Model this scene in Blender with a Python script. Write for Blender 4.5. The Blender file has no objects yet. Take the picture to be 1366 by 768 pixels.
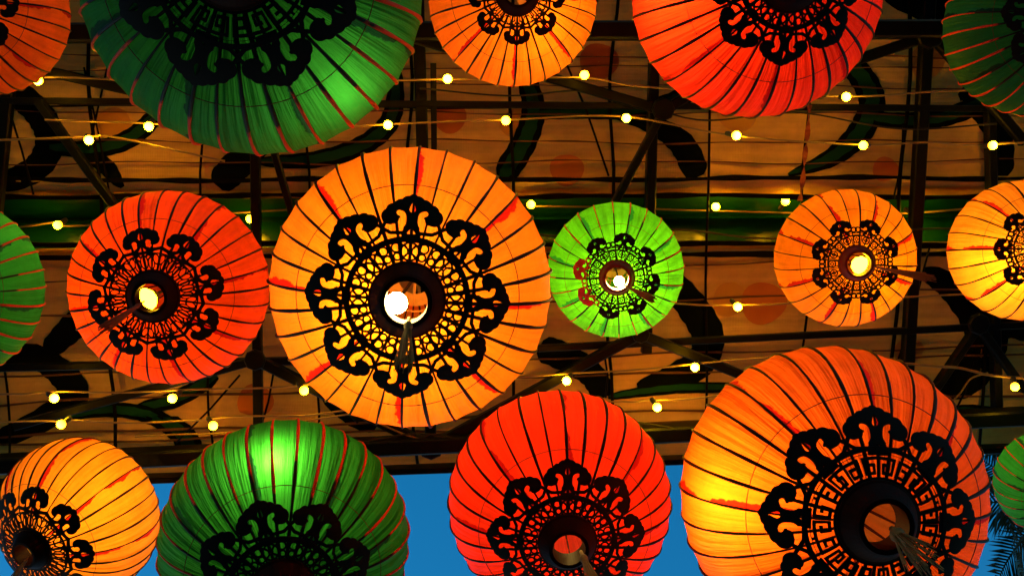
import bpy, bmesh, math, random
import numpy as np
from mathutils import Vector, Matrix, Quaternion
R_ = math.radians
random.seed(7)
scn = bpy.context.scene
col = scn.collection

# ------------------------------------------------------------------ camera
FPX = 1400.0                      # focal length in photograph pixels
CAM = Vector((0, 0, 1.6))
zx, zy = (575 - 683) / FPX, (384 - 185) / FPX      # where straight up lies in the picture
Zc_ = Vector((zx, zy, -1)).normalized()
Xc_ = (Vector((1, 0, 0)) - Zc_ * Zc_.x).normalized()
Yc_ = Zc_.cross(Xc_)
ROT = Matrix(((Xc_[0], Xc_[1], Xc_[2]), (Yc_[0], Yc_[1], Yc_[2]), (Zc_[0], Zc_[1], Zc_[2])))
cd = bpy.data.cameras.new('camera'); cam = bpy.data.objects.new('camera', cd); col.objects.link(cam)
cd.sensor_width = 36; cd.lens = 36 * FPX / 1366; cd.clip_end = 2000; cd.clip_start = 0.02
cam.matrix_world = Matrix.Translation(CAM) @ ROT.to_4x4()
scn.camera = cam

# ------------------------------------------------------------------ dusk sky, faint last sun, exposure
SUN_EL, SUN_ROT = 12.0, -25.0
w = bpy.data.worlds.new('World'); scn.world = w; w.use_nodes = True
nt = w.node_tree; nt.nodes.clear()
o_ = nt.nodes.new('ShaderNodeOutputWorld'); b_ = nt.nodes.new('ShaderNodeBackground')
s_ = nt.nodes.new('ShaderNodeTexSky'); s_.sky_type = 'NISHITA'; s_.sun_disc = False
s_.sun_elevation = R_(SUN_EL); s_.sun_rotation = R_(SUN_ROT); s_.ozone_density = 5; s_.air_density = 1.4; s_.dust_density = 0.1
hs = nt.nodes.new('ShaderNodeHueSaturation'); hs.inputs['Saturation'].default_value = 1.22; hs.inputs['Value'].default_value = 1.6; hs.inputs['Hue'].default_value = 0.492
nt.links.new(s_.outputs[0], hs.inputs['Color']); nt.links.new(hs.outputs[0], b_.inputs[0]); nt.links.new(b_.outputs[0], o_.inputs[0])
b_.inputs[1].default_value = 0.15
sl = bpy.data.lights.new('sun', 'SUN'); sl.energy = 0.02; sl.angle = R_(10); sl.color = (1, .75, .55)
so = bpy.data.objects.new('sun', sl); col.objects.link(so)
sd = Vector((math.sin(R_(SUN_ROT)) * math.cos(R_(SUN_EL)), math.cos(R_(SUN_ROT)) * math.cos(R_(SUN_EL)), math.sin(R_(SUN_EL))))
so.rotation_euler = sd.to_track_quat('Z', 'Y').to_euler()
vs = scn.view_settings; vs.view_transform = 'Standard'; vs.look = 'None'; vs.exposure = 0; vs.gamma = 1

# ------------------------------------------------------------------ helpers
def ray(px, py):
    return ROT @ Vector(((px - 683) / FPX, (384 - py) / FPX, -1))
def at_h(px, py, h):
    """point where the pixel's ray reaches h metres above the camera"""
    d = ray(px, py); return CAM + d * (h / d.z)
def link(o, parent=None):
    col.objects.link(o)
    if parent is not None: o.parent = parent
    return o
def mesh_obj(name, verts, faces, mat, parent=None, smooth=False):
    m = bpy.data.meshes.new(name); m.from_pydata([tuple(v) for v in verts], [], faces); m.update()
    if smooth: m.polygons.foreach_set('use_smooth', [True] * len(m.polygons))
    if mat: m.materials.append(mat)
    return link(bpy.data.objects.new(name, m), parent)
def inst(name, data, parent, mat=None):
    o = bpy.data.objects.new(name, data); link(o, parent)
    if mat is not None:
        o.material_slots[0].link = 'OBJECT'; o.material_slots[0].material = mat
    return o
def tag(o, label, cat, group=None):
    o['label'] = label; o['category'] = cat
    if group: o['group'] = group
    return o
def empty(name, loc=(0, 0, 0)):
    o = bpy.data.objects.new(name, None); o.empty_display_size = .1; o.location = loc; return link(o)
def tube(pts, rad, n=6, cap=True):
    """verts, faces of a tube; rad number or list"""
    pts = [Vector(p) for p in pts]; V = []; F = []
    for i, p in enumerate(pts):
        t = (pts[min(i + 1, len(pts) - 1)] - pts[max(i - 1, 0)]).normalized()
        a = t.orthogonal().normalized() if i == 0 else (prev - t * prev.dot(t)).normalized()
        prev = a; b = t.cross(a); r = rad[i] if hasattr(rad, '__len__') else rad
        for k in range(n):
            an = 2 * math.pi * k / n; V.append(p + (a * math.cos(an) + b * math.sin(an)) * r)
    for i in range(len(pts) - 1):
        for k in range(n):
            k2 = (k + 1) % n; F.append((i * n + k, i * n + k2, (i + 1) * n + k2, (i + 1) * n + k))
    if cap:
        F.append(tuple(range(n))[::-1]); F.append(tuple(range((len(pts) - 1) * n, len(pts) * n)))
    return V, F
def bar(p, q, wdt, hgt):
    """box bar between two points, wdt across (horizontal), hgt vertical, small chamfer"""
    p, q = Vector(p), Vector(q); t = (q - p).normalized(); s = t.cross(Vector((0, 0, 1))).normalized(); u = s.cross(t)
    c = min(wdt, hgt) * .12; a, b = wdt / 2, hgt / 2
    sec = [(-a, -b + c), (-a + c, -b), (a - c, -b), (a, -b + c), (a, b - c), (a - c, b), (-a + c, b), (-a, b - c)]
    V = [e + s * x + u * y for e in (p, q) for x, y in sec]
    F = [(i, (i + 1) % 8, 8 + (i + 1) % 8, 8 + i) for i in range(8)] + [tuple(range(8))[::-1], tuple(range(8, 16))]
    return V, F
def lathe(prof, n=24):
    V = []; F = []
    for r, z in prof:
        for k in range(n):
            a = 2 * math.pi * k / n; V.append((r * math.cos(a), r * math.sin(a), z))
    for i in range(len(prof) - 1):
        for k in range(n):
            k2 = (k + 1) % n; F.append((i * n + k, i * n + k2, (i + 1) * n + k2, (i + 1) * n + k))
    return V, F
def merge(*vf):
    V = []; F = []
    for v, f in vf:
        o = len(V); V += [Vector(x) for x in v]; F += [tuple(i + o for i in ff) for ff in f]
    return V, F
def catmull(P, per=8):
    P = [np.array(p, float) for p in P]; Q = [2 * P[0] - P[1]] + P + [2 * P[-1] - P[-2]]; out = []
    for i in range(1, len(Q) - 2):
        for k in range(per):
            t = k / per; a, b, c, d = Q[i - 1:i + 3]
            out.append(.5 * ((2 * b) + (c - a) * t + (2 * a - 5 * b + 4 * c - d) * t * t + (3 * b - 3 * c + d - a) * t ** 3))
    out.append(P[-1]); return out

# ------------------------------------------------------------------ materials
def new_mat(name):
    m = bpy.data.materials.new(name); m.use_nodes = True; t = m.node_tree; t.nodes.clear()
    return m, t, t.nodes.new('ShaderNodeOutputMaterial')
def N(t, typ, **kw):
    n = t.nodes.new(typ)
    for k, v in kw.items(): setattr(n, k, v)
    return n
def math_n(t, op, a, b=None, c=None):
    n = N(t, 'ShaderNodeMath', operation=op)
    for i, x in enumerate((a, b, c)):
        if x is None: continue
        if hasattr(x, 'is_output'): t.links.new(x, n.inputs[i])
        else: n.inputs[i].default_value = x
    return n.outputs[0]
def mixc(t, fac, a, b, blend='MIX'):
    n = N(t, 'ShaderNodeMix', data_type='RGBA', blend_type=blend)
    for s, x in ((n.inputs['Factor'], fac), (n.inputs['A'], a), (n.inputs['B'], b)):
        if hasattr(x, 'is_output'): t.links.new(x, s)
        else: s.default_value = x if isinstance(x, (int, float)) else (*x, 1)
    return n.outputs['Result']
def noise(t, scale, detail=4, coord='Object', rough=.55, vec=None):
    n = N(t, 'ShaderNodeTexNoise'); n.inputs['Scale'].default_value = scale; n.inputs['Detail'].default_value = detail; n.inputs['Roughness'].default_value = rough
    if vec is None:
        tc = N(t, 'ShaderNodeTexCoord'); vec = tc.outputs[coord]
    t.links.new(vec, n.inputs['Vector']); return n.outputs['Fac']
def solid(name, c, rough=.6, metal=0., var=.35, scale=8, bump=0., spec=.5):
    m, t, out = new_mat(name); p = N(t, 'ShaderNodeBsdfPrincipled'); t.links.new(p.outputs[0], out.inputs[0])
    f = noise(t, scale, 5)
    k = math_n(t, 'MULTIPLY_ADD', f, 2 * var, 1 - var)
    cc = mixc(t, 1.0, c, k, 'MULTIPLY'); t.links.new(cc, p.inputs['Base Color'])
    p.inputs['Roughness'].default_value = rough; p.inputs['Metallic'].default_value = metal; p.inputs['Specular IOR Level'].default_value = spec
    if bump:
        b = N(t, 'ShaderNodeBump'); b.inputs['Strength'].default_value = bump; b.inputs['Distance'].default_value = .01
        t.links.new(noise(t, scale * 4, 6), b.inputs['Height']); t.links.new(b.outputs[0], p.inputs['Normal'])
    return m
def emitter(name, c, st):
    m, t, out = new_mat(name); e = N(t, 'ShaderNodeEmission'); e.inputs[0].default_value = (*c, 1); e.inputs[1].default_value = st
    t.links.new(e.outputs[0], out.inputs[0]); return m
def silk(name, c, seam=None, trans=.70, mott_fold=.9):
    """thin dyed cloth stretched on the ribs: light shines through; seam = colour of a glued wavy overlap along one edge"""
    m, t, out = new_mat(name)
    oi = N(t, 'ShaderNodeObjectInfo'); tcg = N(t, 'ShaderNodeTexCoord')
    shf = N(t, 'ShaderNodeVectorMath', operation='SCALE'); shf.inputs[0].default_value = (17, 31, 23); t.links.new(oi.outputs['Random'], shf.inputs['Scale'])
    sh = N(t, 'ShaderNodeVectorMath', operation='ADD'); t.links.new(tcg.outputs['Object'], sh.inputs[0]); t.links.new(shf.outputs[0], sh.inputs[1])
    uvp = N(t, 'ShaderNodeMapping'); uvp.inputs['Scale'].default_value = (3.5, 2.2, 1); t.links.new(tcg.outputs['UV'], uvp.inputs[0])
    pl = N(t, 'ShaderNodeVectorMath', operation='ADD'); t.links.new(uvp.outputs[0], pl.inputs[0]); t.links.new(shf.outputs[0], pl.inputs[1])
    f = noise(t, 2.6, 6, vec=sh.outputs[0], rough=.65); pleat = noise(t, 1.0, 3, vec=pl.outputs[0])
    weave = noise(t, 60, 2, vec=sh.outputs[0])
    k = math_n(t, 'ADD', math_n(t, 'MULTIPLY_ADD', f, 1.0 * mott_fold, .98 - .5 * mott_fold), math_n(t, 'MULTIPLY_ADD', oi.outputs['Random'], .24, -.12))
    k = math_n(t, 'ADD', k, math_n(t, 'MULTIPLY_ADD', pleat, .55 * mott_fold, -.275 * mott_fold)); k = math_n(t, 'ADD', k, math_n(t, 'MULTIPLY_ADD', weave, .14, -.07))  # pleat term paints light and dark of the folds into the dye colour
    cc = mixc(t, 1.0, c, k, 'MULTIPLY')
    if seam:
        uv = N(t, 'ShaderNodeUVMap'); sp = N(t, 'ShaderNodeSeparateXYZ'); t.links.new(uv.outputs[0], sp.inputs[0])
        mp = N(t, 'ShaderNodeMapping'); mp.inputs['Scale'].default_value = (.6, 14, 1); t.links.new(uv.outputs[0], mp.inputs[0])
        ad = N(t, 'ShaderNodeVectorMath', operation='ADD'); t.links.new(mp.outputs[0], ad.inputs[0]); t.links.new(oi.outputs['Random'], ad.inputs[1])
        ad2 = N(t, 'ShaderNodeVectorMath', operation='SCALE'); t.links.new(ad.outputs[0], ad2.inputs[0]); ad2.inputs['Scale'].default_value = 1.0
        wv = noise(t, 1.6, 3, vec=ad2.outputs[0])
        lo = noise(t, .35, 1, vec=ad2.outputs[0])
        edge = math_n(t, 'ADD', math_n(t, 'MULTIPLY_ADD', wv, .55, -.22), math_n(t, 'MULTIPLY_ADD', lo, 1.1, -.42))
        h = math_n(t, 'MULTIPLY', math_n(t, 'SUBTRACT', edge, sp.outputs[0]), 18); n = h.node; n.use_clamp = True
        cc = mixc(t, h, cc, seam)
    tr = N(t, 'ShaderNodeBsdfTranslucent'); df = N(t, 'ShaderNodeBsdfPrincipled'); df.inputs['Roughness'].default_value = .55; df.inputs['Specular IOR Level'].default_value = .25
    t.links.new(cc, tr.inputs[0]); t.links.new(cc, df.inputs['Base Color'])
    b = N(t, 'ShaderNodeBump'); b.inputs['Strength'].default_value = .5; b.inputs['Distance'].default_value = .05 * mott_fold
    t.links.new(math_n(t, 'ADD', pleat, math_n(t, 'MULTIPLY', f, .5)), b.inputs['Height']); t.links.new(b.outputs[0], df.inputs['Normal']); t.links.new(b.outputs[0], tr.inputs['Normal'])
    mx = N(t, 'ShaderNodeMixShader'); mx.inputs[0].default_value = trans
    t.links.new(df.outputs[0], mx.inputs[1]); t.links.new(tr.outputs[0], mx.inputs[2]); t.links.new(mx.outputs[0], out.inputs[0]); return m
def rib_mat(name, up, backlit, zcut):  # red ribs; the black lower part paints in their backlit silhouette
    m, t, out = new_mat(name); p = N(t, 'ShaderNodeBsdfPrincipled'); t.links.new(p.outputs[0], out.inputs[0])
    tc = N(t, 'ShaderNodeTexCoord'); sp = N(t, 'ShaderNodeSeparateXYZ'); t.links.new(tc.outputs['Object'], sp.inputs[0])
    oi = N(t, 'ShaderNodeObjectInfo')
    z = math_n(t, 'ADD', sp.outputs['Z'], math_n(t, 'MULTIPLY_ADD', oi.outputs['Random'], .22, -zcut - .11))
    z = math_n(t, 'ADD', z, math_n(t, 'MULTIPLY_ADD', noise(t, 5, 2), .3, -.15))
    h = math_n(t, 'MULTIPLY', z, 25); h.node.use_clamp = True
    t.links.new(mixc(t, h, backlit, up), p.inputs['Base Color']); p.inputs['Roughness'].default_value = .5; p.inputs['Specular IOR Level'].default_value = .12
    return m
M = {}
M['black_paper'] = solid('black_cut_paper', (.006, .005, .006), .75, var=.3, spec=.15)
M['red_lit_paper'] = solid('red_lit_foil', (.55, .03, .012), .45)  # red copy of the cut paper, paints bulb light into two clouds
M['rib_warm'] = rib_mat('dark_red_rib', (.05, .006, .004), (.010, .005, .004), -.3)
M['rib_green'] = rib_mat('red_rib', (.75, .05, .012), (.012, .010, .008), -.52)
M['thread'] = solid('thread', (.10, .02, .01), .8)
M['collar'] = solid('collar_tin', (.014, .002, .001), .6, var=.5, spec=.05)
M['collar_redlit'] = solid('collar_redlit_tin', (.20, .02, .008), .5, var=.4, spec=.15)  # red glow of the lamp-lit tube is put into the tin colour
M['card'] = solid('reflector_card', (.80, .42, .08), .8, spec=.1)
M['holder'] = solid('black_bakelite', (.012, .012, .012), .4)
M['cord'] = solid('dark_cord', (.015, .012, .010), .8)
M['tassel'] = solid('tassel_yarn', (.10, .062, .003), .9, var=.6, scale=30)
M['tassel_red'] = solid('tassel_red_yarn', (.16, .03, .008), .9, var=.6, scale=30)
M['steel'] = solid('black_painted_steel', (.0018, .0024, .0032), .45, var=.5, scale=5, bump=.2, spec=.16)
M['wire'] = solid('grid_wire', (.003, .0026, .0022), .7, spec=.06)
M['trim'] = solid('black_cloth_trim', (.004, .0032, .0032), .9, bump=.3, spec=.05)
M['cable'] = solid('gold_cable', (.26, .17, .035), .38, var=.4, scale=20)
def bulb_mat(name, st, hot=(1.0, .56, .004), zs=-28):
    """warm bulb: brightest round the filament at the globe's middle, amber towards the neck"""
    m, t, out = new_mat(name); e = N(t, 'ShaderNodeEmission'); tc = N(t, 'ShaderNodeTexCoord'); sp = N(t, 'ShaderNodeSeparateXYZ'); t.links.new(tc.outputs['Object'], sp.inputs[0])
    g = math_n(t, 'MULTIPLY_ADD', sp.outputs['Z'], zs, .55); g.node.use_clamp = True
    t.links.new(mixc(t, g, (1.0, .38, .004), hot), e.inputs[0])
    t.links.new(math_n(t, 'MULTIPLY_ADD', g, st * 1.0, st * .12), e.inputs[1]); t.links.new(e.outputs[0], out.inputs[0]); return m
M['bulb'] = bulb_mat('string_bulb_glow', 210); M['bulb_low'] = bulb_mat('string_bulb_low', 120); M['bulb_high'] = bulb_mat('string_bulb_high', 270)
M['teal'] = solid('teal_paint', (.004, .042, .034), .75, var=.7, scale=3, spec=.08)
M['ink'] = solid('ink_paint', (.0016, .0028, .0045), .85, var=.4, scale=3, spec=.05)
M['dot'] = solid('red_paint', (.46, .13, .035), .9, var=.35, scale=6)
M['dot_dark'] = solid('brown_paint', (.46, .22, .06), .9, var=.3, scale=6)
M['gutter'] = solid('green_enamel_sheet', (.004, .060, .015), .25, var=.55, scale=2.5, bump=.15)
M['leaf'] = solid('palm_leaf', (.025, .05, .018), .55, var=.4)
M['bark'] = solid('palm_bark', (.12, .09, .06), .9, bump=.5)
M['ground'] = solid('paving', (.07, .06, .045), .85, var=.3, scale=3, bump=.3)
M['ribbon'] = solid('red_ribbon', (.22, .03, .012), .8)
# canopy cloth
m, t, out = new_mat('tan_canvas'); M['canvas'] = m
p = N(t, 'ShaderNodeBsdfPrincipled'); tr = N(t, 'ShaderNodeBsdfTranslucent'); mx = N(t, 'ShaderNodeMixShader'); mx.inputs[0].default_value = .12
tc = N(t, 'ShaderNodeTexCoord')
f1 = noise(t, 1.4, 6, 'Object', .6); f2 = noise(t, 16, 5, 'Object', .7)
mp = N(t, 'ShaderNodeMapping'); mp.inputs['Scale'].default_value = (1.2, 26, 1); t.links.new(tc.outputs['Object'], mp.inputs[0])
f3 = noise(t, 1.0, 4, vec=mp.outputs[0])
k = math_n(t, 'ADD', math_n(t, 'MULTIPLY_ADD', f1, .9, .35), math_n(t, 'ADD', math_n(t, 'MULTIPLY_ADD', f2, .35, -.17), math_n(t, 'MULTIPLY_ADD', f3, .5, -.25)))
cc = mixc(t, 1.0, (.76, .41, .06), k, 'MULTIPLY')
wx = N(t, 'ShaderNodeTexWave', wave_type='BANDS', bands_direction='X'); wx.inputs['Scale'].default_value = 42; wx.inputs['Distortion'].default_value = 1.5; t.links.new(tc.outputs['Object'], wx.inputs['Vector'])
bp = N(t, 'ShaderNodeBump'); bp.inputs['Strength'].default_value = .5; bp.inputs['Distance'].default_value = .03
t.links.new(math_n(t, 'ADD', f3, math_n(t, 'MULTIPLY', wx.outputs['Fac'], .04)), bp.inputs['Height'])
t.links.new(cc, p.inputs['Base Color']); t.links.new(cc, tr.inputs[0]); p.inputs['Roughness'].default_value = .9; p.inputs['Specular IOR Level'].default_value = .1
t.links.new(bp.outputs[0], p.inputs['Normal']); t.links.new(p.outputs[0], mx.inputs[1]); t.links.new(tr.outputs[0], mx.inputs[2]); t.links.new(mx.outputs[0], out.inputs[0])

# ------------------------------------------------------------------ ground
HC = 4.7                                   # canopy height above the camera
ZC = CAM.z + HC
g = mesh_obj('pavement', [(-600, -600, 0), (600, -600, 0), (600, 600, 0), (-600, 600, 0)], [(0, 1, 2, 3)], M['ground']); g['kind'] = 'structure'

# ------------------------------------------------------------------ canopy cloth
def cp(px, py, h=HC): return at_h(px, py, h)
def rowY(py): return cp(683, py).y
PITCH = .447
X0 = cp(812, 384).x
colx = [X0 + PITCH * i for i in range(-11, 10)]
e0, e1 = cp(200, 640), cp(1330, 600)
def edgeY(x): return e0.y + (e1.y - e0.y) * (x - e0.x) / (e1.x - e0.x)
rows = [-420, -280, -110, 40, 134, 240, 263]
rows2 = [327, 340, 455, 545]
RY = [rowY(r) for r in rows]; RY2 = [rowY(r) for r in rows2]
allY = RY + RY2
def zf(x, y):
    """height of the cloth: shallow billows between the grid wires"""
    i = (x - X0) / PITCH; u = i - math.floor(i)
    v = .5
    for a, b in zip(allY[:-1], allY[1:]):
        if a <= y < b: v = (y - a) / (b - a); break
    return ZC + .035 * math.sin(math.pi * u) ** .8 * math.sin(math.pi * v) ** .8 + .012 * math.sin(3.1 * x + 1.7 * y)
canopy = empty('canopy_cover', (0, RY[2], ZC))
tag(canopy, 'tan cloth canopy painted with dark teal scrolls and red discs, stretched over wires', 'canopy')
def local(o, P): return [Vector(p) - o.location for p in P]
def panel(x0, x1, ya0, ya1, yb0, yb1, n=8):
    V = []; F = []
    for j in range(n + 1):
        for i in range(n + 1):
            u, v = i / n, j / n; x = x0 + (x1 - x0) * u
            lo = ya0 + (ya1 - ya0) * u; hi = yb0 + (yb1 - yb0) * u; y = lo + (hi - lo) * v
            V.append(Vector((x, y, zf(min(max(x, x0 + 1e-4), x1 - 1e-4), y))))
    for j in range(n):
        for i in range(n):
            a = j * (n + 1) + i; F.append((a, a + n + 1, a + n + 2, a + 1))
    mesh_obj('cloth_panel', local(canopy, V), F, M['canvas'], canopy, True)
for xa, xb in zip(colx[:-1], colx[1:]):
    for YY in (RY, RY2):
        for ya, yb in zip(YY[:-1], YY[1:]): panel(xa, xb, ya, ya, yb, yb)
    panel(xa, xb, RY2[-1], RY2[-1], edgeY(xa) - .02, edgeY(xb) - .02)
# painted scrolls: (pixel points, widths in px, teal heart?)
SCR = [
 ([(-40, 95), (20, 125), (52, 155), (62, 190), (45, 225), (-5, 248)], (24, 34, 38, 36, 34, 26), 0),
 ([(62, 197), (120, 199), (165, 188), (200, 160), (205, 140)], (20, 22, 24, 22, 16), 1),
 ([(105, 200), (140, 222), (162, 250)], (16, 22, 12), 0),
 ([(290, 248), (318, 218), (350, 180)], (34, 40, 40), 0),
 ([(345, 216), (420, 213), (480, 196), (518, 165), (528, 120), (520, 60)], (14, 22, 26, 26, 22, 14), 1),
 ([(690, 60), (706, 115), (712, 150), (700, 190), (670, 238)], (20, 28, 32, 34, 34), 1),
 ([(715, 152), (770, 151), (830, 150), (890, 138), (930, 118)], (16, 15, 18, 24, 24), 1),
 ([(815, 150), (870, 166), (910, 192), (930, 236)], (14, 24, 34, 36), 0),
 ([(1120, 70), (1152, 105), (1162, 140), (1148, 178), (1110, 210), (1050, 233)], (28, 36, 38, 36, 26, 8), 1),
 ([(1165, 158), (1215, 162), (1265, 156), (1310, 138)], (18, 24, 26, 30), 1),
 ([(1285, 120), (1320, 155), (1338, 190), (1336, 235)], (28, 34, 40, 38), 0),
 ([(1180, -10), (1240, 12), (1300, 4)], (26, 34, 30), 0),
 ([(-60, 440), (0, 470), (50, 478), (85, 505), (96, 530), (60, 558), (-10, 590)], (26, 30, 36, 40, 40, 34, 24), 0),
 ([(120, 415), (92, 440), (62, 470)], (40, 36, 26), 0),
 ([(85, 553), (150, 545), (205, 556), (245, 582), (255, 612)], (22, 20, 26, 34, 40), 1),
 ([(180, 545), (235, 532), (290, 500)], (14, 22, 20), 1),
 ([(420, 480), (440, 520), (470, 556), (500, 575)], (30, 34, 30, 18), 0),
 ([(885, 365), (920, 405), (943, 445), (936, 480), (895, 505), (850, 515)], (36, 42, 46, 44, 36, 14), 0),
 ([(810, 528), (860, 522), (930, 516), (1010, 520)], (10, 14, 16, 12), 1),
 ([(720, 462), (760, 480), (790, 500), (806, 528)], (40, 40, 36, 34), 0),
 ([(1235, 362), (1275, 385), (1310, 425), (1315, 470), (1285, 510), (1240, 530)], (22, 40, 60, 60, 44, 20), 0),
 ([(1305, 440), (1345, 432), (1400, 445)], (50, 40, 40), 0),
 ([(1240, 560), (1290, 548), (1345, 552)], (10, 20, 12), 1),
]
def ribbon(name, pts, wid, dz, mat, parent, wob=0., seed=0):
    P = catmull([(*p, ww) for p, ww in zip(pts, wid)], 8); V = []; F = []; rnd = random.Random(seed)
    W = [cp(a[0], a[1]) for a in P]
    ph = rnd.random() * 9
    for i, c in enumerate(W):
        t = (W[min(i + 1, len(W) - 1)] - W[max(i - 1, 0)]); t.z = 0; t.normalize(); s = Vector((-t.y, t.x, 0))
        e = math.sin(math.pi * min(1, min(i, len(W) - 1 - i) / 3.0 + .25) / 2) ** .7
        r = P[i][2] / FPX * HC / 2 * e
        for k in range(5):
            q = c + s * r * ((k - 2) / 2) * (1 + wob * math.sin(i * 1.9 + ph + k)); V.append(Vector((q.x, q.y, zf(q.x, q.y) - dz)))
    for i in range(len(W) - 1):
        for k in range(4):
            a = i * 5 + k; F.append((a, a + 5, a + 6, a + 1))
    loc = local(canopy, V)
    return mesh_obj(name, loc, F, mat, parent, True)
for i, (pts, wid, heart) in enumerate(SCR):
    dzz = .006 + .0015 * (i % 5)
    o = ribbon('painted_scroll', pts, wid, dzz, M['ink'], canopy, .04, i)
    if heart: ribbon('scroll_heart', [(a, b - 1) for a, b in pts], [x * .52 for x in wid], dzz + .004, M['teal'], o, .1, i + 50)
for px, py, r, mt in [(600, 157, 22, 'dot'), (757, 227, 23, 'dot'), (1020, 405, 32, 'dot'), (975, 400, 26, 'dot_dark'), (340, 535, 24, 'dot'), (1182, 226, 18, 'dot'),
                      (800, 82, 26, 'dot'), (985, 150, 28, 'dot_dark'), (690, 165, 22, 'dot_dark'), (1240, 82, 26, 'dot_dark'), (1330, 195, 20, 'dot_dark'), (1215, 470, 22, 'dot_dark'), (150, 165, 22, 'dot_dark')]:
    c = cp(px, py); rr = r / FPX * HC; V = []; F = []
    for j in range(5):
        for k in range(28):
            a = 2 * math.pi * k / 28; q = rr * (j / 4 if j else .02) * (1 + .05 * math.sin(3 * a + px)); x, y = c.x + q * math.cos(a), c.y + q * math.sin(a) * .92
            V.append(Vector((x, y, zf(x, y) - (.004 if mt == 'dot' else .0025))))
    for j in range(4):
        for k in range(28):
            k2 = (k + 1) % 28; F.append((j * 28 + k, (j + 1) * 28 + k, (j + 1) * 28 + k2, j * 28 + k2))
    mesh_obj('painted_disc', local(canopy, V), F, M[mt], canopy, True)

# black trims along the cloth's hems
def wavy_strip(name, px0, px1, py, wpx, par, slope=0., amp=2.0, seed=1, h=HC - .03):
    rnd = random.Random(seed); a = [rnd.uniform(0, 6) for _ in range(4)]; V = []; F = []; n = 90
    for i in range(n + 1):
        x = px0 + (px1 - px0) * i / n; y = py + slope * (x - 683) + amp * (math.sin(x / 90 + a[0]) + .5 * math.sin(x / 31 + a[1]))
        wd = wpx * (.75 + .45 * math.sin(x / 47 + a[2]) ** 2 + .2 * math.sin(x / 13 + a[3]))
        for s in (-.5, .5):
            for dz in (0, .02): V.append(cp(x, y + s * wd, h) + Vector((0, 0, dz)))
    for i in range(n):
        b = i * 4; c = b + 4; F += [(b, b + 2, c + 2, c), (b + 1, c + 1, c + 3, b + 3), (b, c, c + 1, b + 1), (b + 2, b + 3, c + 3, c + 2)]
    return mesh_obj(name, local(par, V), F, M['trim'], par)
for sd_, (py, wp, sl_) in enumerate([(239, 6, -.002), (262, 6, 0), (326, 6, 0), (341, 7, -.004), (143, 2.5, .004)]):
    wavy_strip('hem', -180, 1560, py, wp, canopy, sl_, 1.4, sd_)
M['crease'] = solid('brown_crease_seam', (.10, .035, .012), .9)  # thin brown strips: shade of fine cloth creases drawn in, along with seams
for sd_, (py, wp, sl_) in enumerate([(74, 1.6, .004), (90, 1.5, -.003), (112, 1.5, .01), (151, 1.6, .004), (189, 2, .002), (217, 1.6, -.003), (360, 1.5, -.03), (405, 1.8, -.03), (480, 1.5, -.03), (507, 1.8, -.05), (556, 1.8, -.04), (572, 1.6, -.03)]):
    o = wavy_strip('crease_seam_line', -180, 1560, py, wp, canopy, sl_, 2.2, sd_ + 20, HC - .025); o.data.materials[0] = M['crease']

# ------------------------------------------------------------------ green sheet-metal gutter between the two cloths
ya, yb = rowY(261), rowY(328); xl, xr = colx[0], colx[-1]; ym = (ya + yb) / 2
gut = empty('roof_gutter', (0, ya, ZC)); tag(gut, 'dark green enamelled metal gutter running between the two cloth halves', 'gutter')
nseg = 9
for i in range(nseg):
    a = xl + (xr - xl) * i / nseg; b = xl + (xr - xl) * (i + 1) / nseg - .006
    prof = [(ya - .03, .03), (ya - .02, .10), (ya + .09, .16), (ym - .012, .17), (ym, .08), (ym + .012, .17), (yb - .07, .15), (yb + .02, .10), (yb + .03, .03)]
    V = [Vector((x, y, ZC + z + .004 * math.sin(7 * x + 40 * y))) for x in np.linspace(a, b, 7) for y, z in prof]; k = len(prof)
    F = [(q * k + j, q * k + j + 1, (q + 1) * k + j + 1, (q + 1) * k + j) for q in range(6) for j in range(k - 1)]
    mesh_obj('gutter_sheet', local(gut, V), F, M['gutter'], gut)

# ------------------------------------------------------------------ steel frame under the cloth
frame = empty('steel_frame', (0, 0, ZC)); tag(frame, 'black steel truss of beams, braces and grid wires carrying the cloth canopy', 'frame')
def pbar(name, p, q, wpx, h, hg=None, ext=0):
    a, b = cp(*p, h), cp(*q, h); wd = 1.12 * wpx / FPX * h
    V, F = bar(a, b, wd, hg or wd); return mesh_obj(name, local(frame, V), F, M['steel'], frame)
H1, H2, H3 = HC - .16, HC - .10, HC - .06
pbar('main_beam', (-200, 46), (1560, 38), 21, H1 - .02, .11)
pbar('main_beam', (-200, 628), (1560, 546), 20, H1 - .02, .10)
pbar('edge_beam', (-200, 652), (1560, 590), 7, H1 + .02, .08)
for p, q, wp in [((-200, 133), (1560, 147), 8), ((-200, 495), (683, 474), 9), ((683, 466), (1560, 424), 8.5)]: pbar('cross_bar', p, q, wp, H2)
for p, q, wp in [((556, -60), (575, 598), 14), ((1241, -40), (1206, 560), 15), ((876, -60), (862, 470), 12), ((338, -40), (345, 600), 11), ((1320, 150), (1330, 560), 11), ((578, 85), (580, 300), 7), ((30, -60), (-40, 620), 13)]:
    pbar('purlin', p, q, wp, H2 + .012, .05)
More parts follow.
